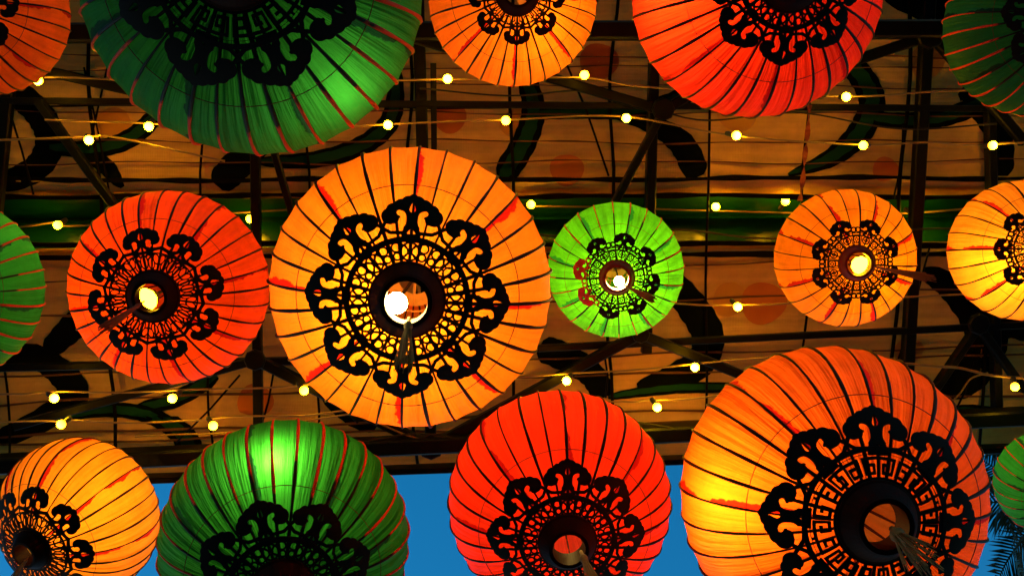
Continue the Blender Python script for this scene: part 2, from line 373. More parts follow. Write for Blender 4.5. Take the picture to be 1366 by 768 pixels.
for i, (p, q, wp) in enumerate([((520, 42), (885, 148), 12), ((885, 148), (815, 280), 9), ((1020, 120), (1241, 48), 13), ((1246, 50), (1366, 190), 12), ((40, 90), (215, 130), 12), ((52, 136), (160, 285), 10),
                ((362, 190), (394, 300), 8), ((340, 478), (575, 596), 13), ((575, 596), (855, 444), 13), ((855, 446), (990, 500), 12), ((1306, 432), (1215, 565), 10), ((20, 568), (340, 480), 10),
                ((1306, 436), (1366, 520), 10), ((885, 148), (1030, 60), 12), ((394, 470), (480, 560), 9)]):
    pbar('brace', p, q, wp, H1 + .012 - .002 * (i % 4), .045)
for x, y, s in [(575, 596, .16), (885, 146, .14), (1241, 46, .18), (340, 480, .13), (1306, 432, .14), (855, 446, .11)]:
    s *= .72; c = cp(x, y, H1 - .03); V, F = lathe([(.001, -.012), (s * .45, -.012), (s * .5, -.006), (s * .5, .012), (.001, .012)], 8)
    mesh_obj('gusset_plate', local(frame, [Vector(v) + c for v in V]), F, M['steel'], frame)
def wires():
    rnd = random.Random(3)
    for i, x in enumerate(colx):
        P = []; o1, o2 = rnd.uniform(-.02, .02), rnd.uniform(-.02, .02)
        for j, y in enumerate(np.linspace(RY[0], edgeY(x) - .03, 26)):
            P.append(Vector((x + o1 * math.sin(j * .35 + i) + o2 * math.sin(j * .9), y, ZC - .035 + .006 * math.sin(j * .8 + i))))
        V, F = tube(P, rnd.choice((.006, .0075, .009)), 6); mesh_obj('grid_wire', local(frame, V), F, M['wire'], frame, True)
    for p, q in [((165, -20), (118, 200)), ((112, 90), (150, 280)), ((366, 490), (345, 580)), ((1205, 165), (1192, 265)), ((745, 60), (812, 235)), ((10, 140), (45, 260)), ((1298, 480), (1268, 560)), ((806, 470), (808, 530)), ((235, 590), (320, 500)), ((1240, 330), (1170, 560))]:
        a, b = cp(*p, HC - .05), cp(*q, HC - .05); V, F = tube([a, (a + b) / 2 + Vector((.01, 0, -.015)), b], .005, 6); mesh_obj('tie_wire', local(frame, V), F, M['wire'], frame, True)
wires()
for x in (-4.9, 4.6):
    for y in (cp(683, 42).y, cp(683, 590).y):
        V, F = bar((x, y, 0), (x, y + 1e-4, ZC - .2), .14, .14)
        V = [Vector((x + a, y + b, z)) for z in (0, ZC - .15) for a, b in ((-.07, -.06), (-.06, -.07), (.06, -.07), (.07, -.06), (.07, .06), (.06, .07), (-.06, .07), (-.07, .06))]
        mesh_obj('post', local(frame, V), F, M['steel'], frame)

# ------------------------------------------------------------------ strings of bulbs
HS = HC - .26
bv, bf = [], []
prof = [(.001, -.0225)] + [(.0225 * math.sin(a), -.0225 * math.cos(a)) for a in np.linspace(.35, 2.6, 8)] + [(.0085, .0235)]
BV, BF = lathe(prof, 16); bulb_me = bpy.data.meshes.new('bulb'); bulb_me.from_pydata(BV, [], BF); bulb_me.polygons.foreach_set('use_smooth', [True] * len(BF)); bulb_me.materials.append(M['bulb'])
SV, SF = lathe([(.0088, .020), (.013, .024), (.014, .05), (.010, .062), (.001, .064)], 12); sock_me = bpy.data.meshes.new('socket'); sock_me.from_pydata(SV, [], SF); sock_me.materials.append(M['holder'])
def string_light(label, path, bulbs, tilt=None, rad=.0042, h=HS):
    o = empty('string_light', cp(*path[0], h)); tag(o, label, 'string lights', 'strings of bulbs under the canopy')
    P = catmull([tuple(cp(*p, h)) for p in path], 10)
    P = [Vector(p) - o.location - Vector((0, 0, .0 + .012 * math.sin(i * .55))) for i, p in enumerate(P)]
    V, F = tube(P, rad, 7); mesh_obj('cable', V, F, M['cable'], o, True)
    rnd = random.Random(len(label))
    for b in bulbs:
        c = cp(b[0], b[1], h); l = c - o.location
        q = min(P, key=lambda p: (p - l).length)                       # nearest point of the cable carries the socket
        s = bpy.data.objects.new('bulb', bulb_me); link(s, o); q = P[max(0, min(len(P) - 1, P.index(q)))]
        s.material_slots[0].link = 'OBJECT'; s.material_slots[0].material = M['bulb' + rnd.choice(('', '', '_low', '_high'))]
        pos = Vector((l.x, l.y, q.z - .036)); q2 = q + Vector((rnd.choice((-1, 1)) * rnd.uniform(.005, .05), rnd.uniform(-.03, .01), 0)); ax = (pos - q2).normalized()
        s.rotation_mode = 'QUATERNION'; s.rotation_quaternion = Vector((0, 0, -1)).rotation_difference(ax); s.location = pos; s.scale = (.80,) * 3
        k = bpy.data.objects.new('socket', sock_me); link(k, s)
string_light('bulb string crossing behind the big dark green lantern to the deep red one', [(-160, 112), (54, 103), (300, 112), (597, 106), (778, 104), (860, 116), (1123, 129), (1290, 121), (1540, 130)], [(54, 108), (597, 106), (778, 101), (1123, 130)])
string_light('bulb string with a single bulb beside the dim orange lantern and a dark scroll', [(-160, 188), (0, 187), (121, 182), (152, 183), (300, 215)], [(121, 187)])
string_light('longest bulb string with seven bulbs, running between main beam and gutter', [(60, 160), (201, 165), (350, 176), (518, 166), (674, 160), (833, 156), (978, 181), (1146, 193), (1240, 190), (1320, 193), (1540, 176)], [(201, 169), (518, 167), (674, 161), (833, 158), (978, 181), (1146, 194), (1320, 194)])
string_light('bulb string hung along the green metal gutter', [(-160, 310), (0, 305), (82, 296), (110, 301), (380, 280), (707, 275), (951, 281), (1212, 284), (1540, 250)], [(82, 299), (336, 291), (707, 272), (951, 275), (1045, 268), (1212, 285)], h=HC + .055)
string_light('bulb string with one bulb running from small lime green lantern to small orange lanterns', [(820, 404), (905, 405), (982, 407), (1090, 402), (1290, 392), (1540, 388)], [(982, 408)])
string_light('bulb string stretched over the glowing red lantern with two bulbs', [(560, 530), (680, 504), (757, 499), (925, 486), (1080, 470)], [(755, 506), (925, 488)])
string_light('bulb string with one lit bulb between red and largest orange lantern', [(700, 545), (820, 536), (870, 534), (950, 529), (1060, 520)], [(875, 541)])
string_light('bulb string with three bulbs passing from the red-orange lantern to the large amber one', [(-160, 536), (0, 526), (75, 523), (232, 521), (407, 513), (520, 500)], [(75, 529), (232, 529), (407, 518)])
string_light('bulb string with two bulbs between the red-orange and yellow-orange lanterns', [(-160, 566), (60, 562), (92, 561), (220, 563), (292, 557), (420, 552), (520, 540)], [(85, 563), (287, 564)])
string_light('thick bright gold cable with one bulb beside the largest orange lantern', [(1100, 484), (1220, 486), (1280, 491), (1345, 503), (1500, 512)], [(1350, 514)], rad=.006)
def loose(name, label, pts, mat, h, rad):
    P = catmull([tuple(cp(*p, h)) for p in pts], 8); V, F = tube(P, rad, 6)
    o = mesh_obj(name, V, F, mat, None, True); tag(o, label, 'cable'); return o
loose('cable', 'bare gold cable without bulbs beside the green lantern with the yellow streak', [(180, 582), (240, 579), (310, 576), (440, 556), (470, 553), (500, 562), (560, 585), (640, 590)], M['cable'], HS + .06, .004)
loose('cable', 'thin curved cable hanging down from the bright gold cable', [(1318, 497), (1295, 505), (1280, 525), (1262, 540), (1240, 545)], M['cable'], HS + .02, .0035)
loose('cable', 'thin black cable sagging along the cross bar near the deep red lantern', [(560, 118), (680, 128), (800, 122), (930, 160), (1060, 150), (1200, 172), (1330, 165)], M['cord'], HS + .1, .004)
loose('cable', 'thin black cable looping beneath the gutter by the small lime green lantern', [(640, 300), (760, 316), (900, 306), (1030, 318), (1240, 305), (1380, 312)], M['cord'], HS + .12, .004)
loose('cable', 'thin black cable drooping along the lower main beam behind the red lantern', [(480, 590), (560, 578), (660, 588), (800, 560), (930, 572), (1060, 556)], M['cord'], HS + .05, .004)
rb_p = catmull([(1079, 140), (1076, 180), (1073, 205), (1070, 240), (1066, 268)], 6); V = []; F = []
for i, p in enumerate(rb_p):
    a = i * .5
    for s in (-1, 1):
        for dz in (0, .002): V.append(cp(p[0], p[1], HC - .12 - .01 * i % .05) + Vector((s * .012 * math.cos(a) + .004, 0, s * .012 * math.sin(a) + dz)))
for i in range(len(rb_p) - 1):
    b = i * 4; c = b + 4; F += [(b, b + 2, c + 2, c), (b + 1, c + 1, c + 3, b + 3), (b, c, c + 1, b + 1), (b + 2, b + 3, c + 3, c + 2)]
o = mesh_obj('ribbon', V, F, M['ribbon']); tag(o, 'twisted dark red ribbon tied to the wires near the long-tasselled orange lantern', 'ribbon')

# ------------------------------------------------------------------ lantern parts, all in units of the lantern's radius
NEXP, HH = 2.2, .80
def zprof(r): return -HH * max(0., 1 - min(r, 1.) ** NEXP) ** (1 / NEXP)
RO = .232
def gore_mesh(n):
    tl = [i / 22 for i in range(23)]; V = []; F = []; UV = []
    th0 = math.acos(RO)
    K = 6
    for v in tl:
        th = -th0 + 2 * th0 * v; r = math.cos(th); z = math.copysign(HH * max(0, 1 - r ** NEXP) ** (1 / NEXP), th)
        for i in range(K + 1):
            u = -1 + 2 * i / K; a = u * math.pi / n * .985
            q = r * (1 - .010 * (1 - u * u) * r)
            V.append((q * math.cos(a), q * math.sin(a), z * (1 - .006 * (1 - u * u)))); UV.append(((u + 1) / 2, v))
    for j in range(22):
        for i in range(K):
            a = j * (K + 1) + i; F.append((a, a + 1, a + K + 2, a + K + 1))
    m = bpy.data.meshes.new('cloth_gore'); m.from_pydata(V, [], F); ul = m.uv_layers.new()
    for l in m.loops: ul.data[l.index].uv = UV[l.vertex_index]
    m.polygons.foreach_set('use_smooth', [True] * len(F)); m.materials.append(M['canvas']); return m
def rib_mesh():
    th0 = math.acos(RO); P = []
    for i in range(25):
        th = -th0 + 2 * th0 * i / 24; r = math.cos(th); z = math.copysign(HH * max(0, 1 - r ** NEXP) ** (1 / NEXP), th); P.append((r * 1.001, 0, z * 1.001))
    V, F = tube(P, [.0105 * (1 + .18 * math.sin(i * 1.3)) for i in range(25)], 6); m = bpy.data.meshes.new('rib'); m.from_pydata([tuple(v) for v in V], [], F)
    m.polygons.foreach_set('use_smooth', [True] * len(F)); m.materials.append(M['rib_warm']); return m
GORE = {n: gore_mesh(n) for n in (32, 24)}; RIB = rib_mesh()

def march(f, A, B, to_xyz):
    """filled region f<0 on the grid A x B, cut smoothly along f=0; returns verts, faces in 3D via to_xyz(a,b)"""
    AA, BB = np.meshgrid(A, B, indexing='ij'); Fv = f(AA, BB); V = []; F = []; key = {}
    def vtx(k, a, b):
        if k not in key: key[k] = len(V); V.append(to_xyz(a, b))
        return key[k]
    na, nb = len(A), len(B)
    for i in range(na - 1):
        for j in range(nb - 1):
            c = [(i, j), (i + 1, j), (i + 1, j + 1), (i, j + 1)]; fv = [Fv[x] for x in c]
            if all(x >= 0 for x in fv): continue
            poly = []
            for k in range(4):
                p, q = c[k], c[(k + 1) % 4]; fp, fq = fv[k], fv[(k + 1) % 4]
                if fp < 0: poly.append(vtx(p, A[p[0]], B[p[1]]))
                if (fp < 0) != (fq < 0):
                    t = fp / (fp - fq); kk = (min(p, q), max(p, q)); poly.append(vtx(kk, A[p[0]] + (A[q[0]] - A[p[0]]) * t, B[p[1]] + (B[q[1]] - B[p[1]]) * t))
            if len(poly) >= 3: F.append(tuple(poly))
    return V, F
def thicken(name, V, F, mat, d):
    """sheet on the lantern -> cut-paper piece of thickness d (towards the inside)"""
    n = len(V); V2 = V + [(x, y, z + d) for x, y, z in V]
    cnt = {}
    for f in F:
        for i in range(len(f)):
            e = (f[i], f[(i + 1) % len(f)]); cnt[e] = 1
    F2 = [tuple(reversed(f)) for f in F] + [tuple(x + n for x in f) for f in F]
    for (a, b) in cnt:
        if (b, a) not in cnt: F2.append((a, b, b + n, a + n))
    m = bpy.data.meshes.new(name); m.from_pydata(V2, [], F2); m.materials.append(mat); m.update(); return m
def on_surf(x, y, off=.016):
    r = math.hypot(x, y); return (x, y, zprof(r) - off)
def discs(x, y, L, mir=True):
    d = np.full(x.shape, 9.)
    for cx, cy, r in L:
        d = np.minimum(d, np.hypot(x - cx, y - cy) - r)
        if mir and cx: d = np.minimum(d, np.hypot(x + cx, y - cy) - r)
    return d
def path_discs(P, per=10): return [tuple(p) for p in catmull(P, per)]
def seg(x, y, ax, ay, bx, by, w0):
    dx, dy = bx - ax, by - ay; t = np.clip(((x - ax) * dx + (y - ay) * dy) / (dx * dx + dy * dy), 0, 1)
    return np.hypot(x - ax - t * dx, y - ay - t * dy) - w0
def box(x, y, cx, cy, hx, hy): return np.maximum(np.abs(x - cx) - hx, np.abs(y - cy) - hy)
S8, C8 = math.sin(math.pi / 8), math.cos(math.pi / 8)
def orn_A(x, y):
    ax = np.abs(x)
    d = discs(x, y, [(0, .645, .052), (0, .676, .028), (.030, .645, .046), (.074, .622, .046), (.122, .590, .046), (.095, .580, .045), (.140, .548, .055), (.115, .533, .034)])
    d = np.minimum(d, box(x, y, 0, .52, .052, .09))
    gap = discs(ax, y, path_discs([(.082, .575, .017), (.062, .566, .018), (.054, .540, .017), (.055, .510, .017), (.072, .487, .017), (.11, .474, .017), (.17, .474, .017)]), False)
    d = np.maximum(d, -gap)
    d = np.minimum(d, box(x, y, 0, .43, .06, .025)); d = np.minimum(d, seg(ax, y, .02, .448, .13, .440, .012)); d = np.minimum(d, seg(ax, y, .13, .440, .208, .480, .012))
    d = np.maximum(d, -np.maximum((y - .480) + ax * 1.35, .440 - y))
    d = np.maximum(d, -discs(x, y, [(0, .600, .020), (0, .614, .016), (0, .628, .011), (0, .642, .006)], False))
    return d
def orn_C(x, y):
    ax = np.abs(x)
    d = discs(x, y, [(0, .600, .050), (.045, .590, .048), (.085, .560, .048), (.095, .53, .042)])
    d = np.minimum(d, box(x, y, 0, .52, .05, .07))
    d = np.minimum(d, seg(ax, y, 0, .47, .08, .455, .020))
    d = np.maximum(d, -discs(x, y, [(.052, .500, .021), (.062, .482, .014)])); d = np.maximum(d, -discs(x, y, [(0, .577, .017), (0, .595, .010)], False))
    d = np.maximum(d, -np.maximum((y - .482) + ax * 1.5, .447 - y))
    d = np.minimum(d, np.abs(np.hypot(ax - .135, y - .455) - .032) - .0105)
    d = np.minimum(d, seg(ax, y, .03, .45, .05, .415, .016))
    return d
def orn_D(x, y):
    ax = np.abs(x)
    d = discs(x, y, [(0, .635, .055), (.06, .62, .056), (.11, .585, .060), (.125, .548, .052)])
    d = np.minimum(d, box(x, y, 0, .52, .055, .09)); d = np.minimum(d, seg(ax, y, 0, .45, .09, .46, .03))
    d = np.maximum(d, -discs(x, y, [(.066, .535, .026), (.060, .508, .020), (.075, .49, .013), (.11, .478, .010)]))
    d = np.maximum(d, -discs(x, y, [(0, .59, .024), (0, .61, .020), (0, .632, .010)], False))
    d = np.maximum(d, -np.maximum((y - .505) + ax * 1.3, .455 - y))
    d = np.minimum(d, seg(ax, y, .06, .45, .18, .452, .016)); d = np.minimum(d, seg(ax, y, .04, .44, .07, .40, .014))
    return d
_cut = {}
def orn_mesh(f, wide=1.0, ms=1.0):
    X = np.arange(-.236, .2361, .0062); Y = np.arange(.395, .715, .0062)
    V, F = march(lambda x, y: f(x / wide, y), X, Y, lambda a, b: (b * ms, -a * ms)); V = [on_surf(*v) for v in V]; return thicken('cloud_ornament', V, F, M['black_paper'], .008)
def polar_mesh(name, f, n, r0, r1, step, off=.015, ms=1.0):
    """f(tangential s at angle, rho, theta) within one of n sectors"""
    half = math.pi / n; k = max(8, int(2 * half * .33 / step)); T = np.linspace(-half, half, k + 1); Rr = np.arange(r0, r1 + step * .5, step)
    V, F = march(lambda th, rr: f(th, rr), T, Rr, lambda a, b: (a, b, 0))
    VV = []; FF = []
    for s in range(n):
        o = len(VV); c = 2 * half * s
        VV += [on_surf(ms * r * math.cos(th + c), ms * r * math.sin(th + c), off) for th, r, _ in V]; FF += [tuple(i + o for i in ff) for ff in F]
    return thicken(name, VV, FF, M['black_paper'], .008)
def lat_A(th, r):
    x, y = r * np.sin(th), r * np.cos(th); c = .324; ax = np.abs(x)
    d = np.abs(np.hypot(x, y - c) - .059) - .0070
    inside = np.hypot(x, y - c) - .059
    for cx, cy in ((.058, 0), (-.058, 0), (0, .058), (0, -.058)):
        d = np.minimum(d, np.maximum(np.abs(np.hypot(x - cx, y - c - cy) - .044) - .0055, inside))
    d = np.minimum(d, np.abs(np.hypot(ax - .094, y - .345) - .030) - .0065); d = np.minimum(d, np.abs(np.hypot(ax - .082, y - .286) - .024) - .0065)
    d = np.minimum(d, seg(ax, y, .05, .36, .07, .385, .007)); d = np.minimum(d, seg(ax, y, .045, .285, .05, .26, .008))
    d = np.minimum(d, r - .256); return d
def lat_B(th, r):        # key fret in polar squares; th within +-pi/10
    s = (th / (math.pi / 10) + 1) / 2 * 10; v = (r - .265) / (.415 - .265) * 6         # 10 x 6 cells
    d = np.full(s.shape, 9.); w0 = .39
    for a, b, c_, e in [(0, 5, 4.2, 5), (4.2, 5, 4.2, 1.4), (4.2, 1.4, 1.4, 1.4), (1.4, 1.4, 1.4, 3.4), (1.4, 3.4, 2.8, 3.4), (5.8, 5, 10, 5), (5.8, 5, 5.8, 1.4), (5.8, 1.4, 8.6, 1.4), (8.6, 1.4, 8.6, 3.4), (8.6, 3.4, 7.2, 3.4)]:
        d = np.minimum(d, np.maximum(np.maximum(np.minimum(a, c_) - s - w0, s - np.maximum(a, c_) - w0), np.maximum(min(b, e) - v - w0, v - max(b, e) - w0)))
    d = np.minimum(d, np.abs(v - 0.0) - .45); d = np.minimum(d, np.abs(v - 6.15) - .12)
    d = np.minimum(d, np.maximum(np.abs(s - 0) - .3, 5 - v)); d = np.minimum(d, np.maximum(np.abs(s - 10) - .3, 5 - v))
    return d * .02
def lat_C(th, r):        # chain of small coins, one of 16
    x, y = r * np.sin(th), r * np.cos(th); c = .345
    d = np.abs(np.hypot(x, y - c) - .048) - .0085
    ins = np.hypot(x, y - c) - .048
    d = np.minimum(d, np.abs(box(x, y, 0, c, .017, .017)) - .005)
    d = np.minimum(d, np.maximum(np.minimum(np.abs(x) - .005, np.abs(y - c) - .005), np.maximum(ins, .017 - np.maximum(np.abs(x), np.abs(y - c)))))
    d = np.minimum(d, np.maximum(np.abs(np.abs(th) - math.pi / 16) * r - .006, np.minimum(.31 - r, r - .385)))
    d = np.minimum(d, r - .268); return d
def lat_D(th, r):        # radial petals and curls, one of 8
    x, y = r * np.sin(th), r * np.cos(th); ax = np.abs(x)
    d = np.abs(np.hypot(x * 1.9, (y - .345)) - .065) - .009
    d = np.minimum(d, np.abs(np.hypot((ax - .066) * 2.1, (y - .325)) - .058) - .009); d = np.minimum(d, np.abs(np.hypot((ax - .118) * 1.9, (y - .355)) - .05) - .009)
    d = np.minimum(d, seg(ax, y, 0, .28, 0, .36, .006)); d = np.minimum(d, seg(ax, y, .03, .40, .05, .43, .010)); d = np.minimum(d, seg(ax, y, .04, .365, .075, .39, .008))
    d = np.minimum(d, seg(ax, y, .10, .40, .09, .44, .008)); d = np.minimum(d, r - .270); return d
def ring_mesh(bands, ms=1.0):
    V = []; F = []
    for r0, r1 in bands:
        r0, r1 = r0 * ms, r1 * ms
        v, f = lathe([(r0, zprof(r0) - .019), (r1, zprof(r1) - .019), (r1, zprof(r1) - .006), (r0, zprof(r0) - .006), (r0, zprof(r0) - .019)], 96); V, F = merge((V, F), (v, f))
    m = bpy.data.meshes.new('medallion'); m.from_pydata([tuple(v) for v in V], [], F); m.materials.append(M['black_paper']); return m
DES = {
 'A': ((orn_A, 1.07), (lat_A, 8, .24, .392, .0034), [(.385, .425)]),
 'B': ((orn_A, 1.07), (lat_B, 10, .25, .42, .0040), [(.432, .462)]),
 'C': ((orn_C, 1.15), (lat_C, 16, .24, .402, .0034), [(.392, .412), (.428, .440)]),
 'D': ((orn_D, 1.05), (lat_D, 8, .24, .43, .0036), [(.425, .437)]),
}
_medc = {}
def medallion(design, ms):
    if (design, ms) not in _medc:
        o, l, r = DES[design]; _medc[design, ms] = (orn_mesh(*o, ms), polar_mesh('lattice', *l, ms=ms), ring_mesh(r, ms))
    return _medc[design, ms]
def simple_mesh(name, VF, mat, smooth=True):
    m = bpy.data.meshes.new(name); m.from_pydata([tuple(v) for v in VF[0]], [], VF[1]); m.materials.append(mat)
    if smooth: m.polygons.foreach_set('use_smooth', [True] * len(VF[1]))
    return m
zb = zprof(RO)
def collar_mesh(rh):
    return simple_mesh('bottom_collar', lathe([(.25, zb + .010), (.25, zb - .024), (.235, zb - .035), (rh + .045, zb - .13), (rh + .03, zb - .15), (rh, zb - .15), (rh, zb + .05), (rh + .012, zb + .05), (rh + .02, zb + .0), (.24, zb + .006), (.25, zb + .010)], 40), M['collar'], False)
COLL = {rh: collar_mesh(rh) for rh in (.135, .16)}
TOPC = simple_mesh('top_cap_reflector', merge(lathe([(.28, -zb - .02), (.28, -zb + .03), (.14, -zb + .04), (.14, -zb + .03), (.265, -zb + .02), (.265, -zb - .02), (.28, -zb - .02)], 32), tube([(-.27, 0, -zb), (0, 0, -zb + .1), (.27, 0, -zb)], .012, 6), tube([(0, -.27, -zb), (0, 0, -zb + .095), (0, .27, -zb)], .012, 6)), M['card'], False)  # pale card disc added as reflector, bounces lamp light towards the bottom opening
HOOP = simple_mesh('hoop_thread', tube([(.735 * math.cos(a), .735 * math.sin(a), zprof(.735) - .004) for a in np.linspace(0, 2 * math.pi, 97)], .0030, 5), M['thread'])
lb = [(.001, -.075)] + [(.075 * math.sin(a), -.075 * math.cos(a)) for a in np.linspace(.45, 2.4, 5)] + [(.032, .085), (.030, .11)]
def lamp_mesh(k): return [(r * k, z * k) for r, z in lb]
LAMPM = {}
def lamp_data(key, c, st):
    if key not in LAMPM:
        LAMPM[key] = simple_mesh('bulb', lathe(lb, 10), emitter('lamp_glow_' + key, c, st))
    return LAMPM[key]
HOLD = simple_mesh('lamp_holder', lathe([(.034, .09), (.045, .10), (.045, .20), (.02, .22), (.001, .22)], 14), M['holder'])

COLS = {
 'amber': ((.88, .205, .010), (.50, .010, .004)), 'yellow': ((.90, .31, .018), (.50, .015, .005)), 'orange': ((.88, .14, .008), (.48, .010, .004)),
 'redorange': ((.88, .085, .008), (.45, .008, .004)), 'red': ((.85, .034, .008), (.40, .005, .003)),
 'green': ((.020, .27, .040), (.006, .07, .03)), 'bright': ((.095, .56, .010), (.02, .25, .03)), 'deep': ((.02, .22, .06), (.004, .05, .03)),
}
SILK = {k: (silk('silk_' + k, v[0], mott_fold=1.5 if k == 'bright' else .9), silk('silk_seam_' + k, v[0], v[1], mott_fold=1.5 if k == 'bright' else .9)) for k, v in COLS.items()}  # lime silk: stronger streaks paint in its wrinkle highlights
def rdist(r): return 4.1 - (r - 90) * .0066
GREEN = ('green', 'bright', 'deep')
def lantern(label, cx, cy, r, med, colr, design, n, spin, lamp, bulb, tas=None, rh=.135, red_orn=(), msc=1.0):
    """cx,cy,r outline in px; med px of the medallion's centre; lamp = strength; bulb = (px,py,depth fraction) ; tas = (attach px, end px, length m)"""
    h = rdist(r); C = at_h(cx, cy, h); dist = (C - CAM).dot(ray(683, 384).normalized()); Rm = r / FPX * dist * .985
    d = ray(*med).normalized(); hp = -zprof(.2) * Rm; oc = CAM - C; b = d.dot(oc); disc = b * b - (oc.length_squared - hp * hp)
    t = -b - math.sqrt(max(disc, 0)); a = (CAM + d * t - C).normalized()
    tilt = math.degrees(a.angle(Vector((0, 0, -1))))
    print('LANTERN %-30s R=%.2f h=%.2f tilt=%.1f disc=%.3f' % (label[:30], Rm, h, tilt, disc))
    e = empty('silk_lantern', C); e.rotation_mode = 'QUATERNION'
    e.rotation_quaternion = Vector((0, 0, -1)).rotation_difference(a) @ Quaternion((0, 0, 1), R_(spin)); e.scale = (Rm,) * 3
    tag(e, label, 'lantern', 'silk lanterns hung under the canopy')
    inv = (Matrix.Translation(C) @ e.rotation_quaternion.to_matrix().to_4x4() @ Matrix.Scale(Rm, 4)).inverted()
    rnd = random.Random(int(cx * 7 + cy)); per = n // 8; s0, s1 = SILK[colr]
    gm, rm = GORE[n], RIB
    for i in range(n):
        an = 2 * math.pi * (i + .5) / n
        o = inst('silk_gore', gm, e, s1 if i % per == 0 else s0); o.rotation_euler = (0, 0, an)
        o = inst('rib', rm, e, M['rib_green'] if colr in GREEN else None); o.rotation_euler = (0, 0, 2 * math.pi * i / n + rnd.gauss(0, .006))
        k = rnd.uniform(.996, 1.004); o.scale = (k, rnd.uniform(.7, 1.25), k)
    inst('hoop_thread', HOOP, e)
    om, lm, rg = medallion(design, round(msc * .96, 4))
    md = inst('medallion', rg, e)
    inst('lattice', lm, md)
    for i in range(8):
        o = inst('cloud_ornament', om, md, M['red_lit_paper'] if i in red_orn else None); o.rotation_euler = (0, 0, 2 * math.pi * i / 8)
    inst('bottom_collar', COLL[rh], e, M['collar_redlit'] if rh > .15 else None); inst('top_cap_reflector', TOPC, e)
    # lamp inside: where its pixel's ray passes at the given depth along the lantern's own axis
    B = C + (-a) * (bulb[2] * Rm); dd = ray(bulb[0], bulb[1]); tt = (B - CAM).dot(a) / dd.dot(a); BP = inv @ (CAM + dd * tt)
    key, cc, st, bsc = (*lamp, 1.0)[:4]
    lo = inst('bulb', lamp_data(key, cc, st), e); lo.location = BP
    lo.scale = (bsc,) * 3
    ho = inst('lamp_holder', HOLD, lo)
    P = [Vector(BP) + Vector((0, 0, .21 * bsc)), Vector((BP.x * .6, BP.y * .6, BP.z * .5 + .38)), Vector((0, 0, -zb + .02))]
    P[1].z = max(P[1].z, BP.z + .25 * bsc)
    V, F = tube([tuple(p) for p in catmull([tuple(p) for p in P], 6)], .012, 6); mesh_obj('lamp_wire', V, F, M['cord'], e, True)
    # cord up to the frame, plumb
    top = inv.inverted() @ Vector((0, 0, -zb + .11)); up = Vector((top.x, top.y, ZC - .04))
    V, F = tube([inv @ top, inv @ up], .004 / Rm, 6); mesh_obj('hanging_cord', V, F, M['cord'], e, True)
    if tas:
        (ax_, ay_), (ex, ey), L, fat, tm = tas
        d1 = ray(ax_, ay_); pl = C + a * (-(zb - .14)) * Rm; A = CAM + d1 * ((pl - CAM).dot(a) / d1.dot(a))
        d2 = ray(ex, ey).normalized(); oc = CAM - A; b = d2.dot(oc); ds = b * b - (oc.length_squared - L * L); E = CAM + d2 * (-b - math.sqrt(max(ds, 0)))
        T = (E - A).normalized()
        if T.z > -.3: T = Vector((T.x, T.y, -.6)).normalized()
        u = T.orthogonal().normalized(); v = T.cross(u); L0 = L; r0 = fat
        pr = [(.001, -.0), (r0 * .25, .0), (r0 * .25, L0 * .12), (r0 * .5, L0 * .14), (r0 * .6, L0 * .18), (r0 * .4, L0 * .22), (r0 * .5, L0 * .25), (r0 * .4, L0 * .28)]
        V, F = lathe(pr, 12); V = [inv @ (A + u * x + v * y + T * z) for x, y, z in V]
        to = mesh_obj('tassel', V, F, M[tm], e, True); VF = ([], [])
        for k in range(48):
            an = rnd.uniform(0, 6.283); q = math.sqrt(rnd.random()); sp = 1.1 + rnd.uniform(-.2, .5); ln = L0 * rnd.uniform(.86, 1.03); j = rnd.uniform(-.3, .3)
            pts = [inv @ (A + (u * math.cos(an + j * w_) + v * math.sin(an + j * w_)) * r0 * q * (.45 + (sp - .45) * w_) + T * (L0 * .27 + (ln - L0 * .27) * w_)) for w_ in (0, .35, .7, 1)]
            VF = merge(VF, tube(pts, .0012 / Rm * (1 + rnd.random() * .6), 4))
        mesh_obj('strands', VF[0], VF[1], M[tm], to)
    return e
W1 = ('warm', (1.0, .60, .13), 280); W2 = ('soft', (1.0, .58, .12), 210); W3 = ('dim', (1, .58, .2), 40); W4 = ('hot', (1.0, .64, .15), 380); W3b = ('mid', (1, .6, .13), 115); W7 = ('globe', (1.0, .47, .0055), 75, 1.75); W6 = ('key', (1.0, .62, .14), 430); W5 = ('faint', (1, .6, .2), 22)
lantern('large amber lantern, its open centre glowing white, between red-orange and small lime green lanterns', 549, 383, 189, (543, 400), 'amber', 'A', 32, 4, W6, (529, 404, -.56), ((546, 424), (537, 492), .40, .022, 'tassel'))
lantern('red-orange lantern with thin reddish tassel, touching the large amber lantern', 228, 383, 131, (204, 395), 'redorange', 'D', 32, -12, W7, (192, 401, -.12), ((192, 402), (136, 440), .36, .013, 'tassel_red'))
lantern('small bright lime green lantern with two red cut-paper clouds', 821, 360, 92, (823, 370), 'bright', 'C', 24, 11, W6, (826, 375, -.52), ((832, 380), (872, 400), .36, .010, 'tassel_red'), .16, (3, 4))
lantern('small orange lantern with long brown tassel beside a thick black purlin', 1126, 344, 93, (1143, 351), 'yellow', 'C', 24, 20, W7, (1148, 354, -.28), ((1166, 356), (1244, 372), .42, .012, 'tassel_red'), .16)
lantern('small yellow-orange lantern without tassel beside the widest dark painted scroll', 1363, 334, 95, (1393, 332), 'yellow', 'C', 24, 0, W1, (1345, 352, -.35))
lantern('yellow-orange lantern over the blue sky beside the light green lantern', 105, 690, 109, (43, 732), 'yellow', 'D', 32, 3, W2, (118, 680, -.15), ((38, 742), (15, 775), .3, .010, 'tassel'), msc=1.1)
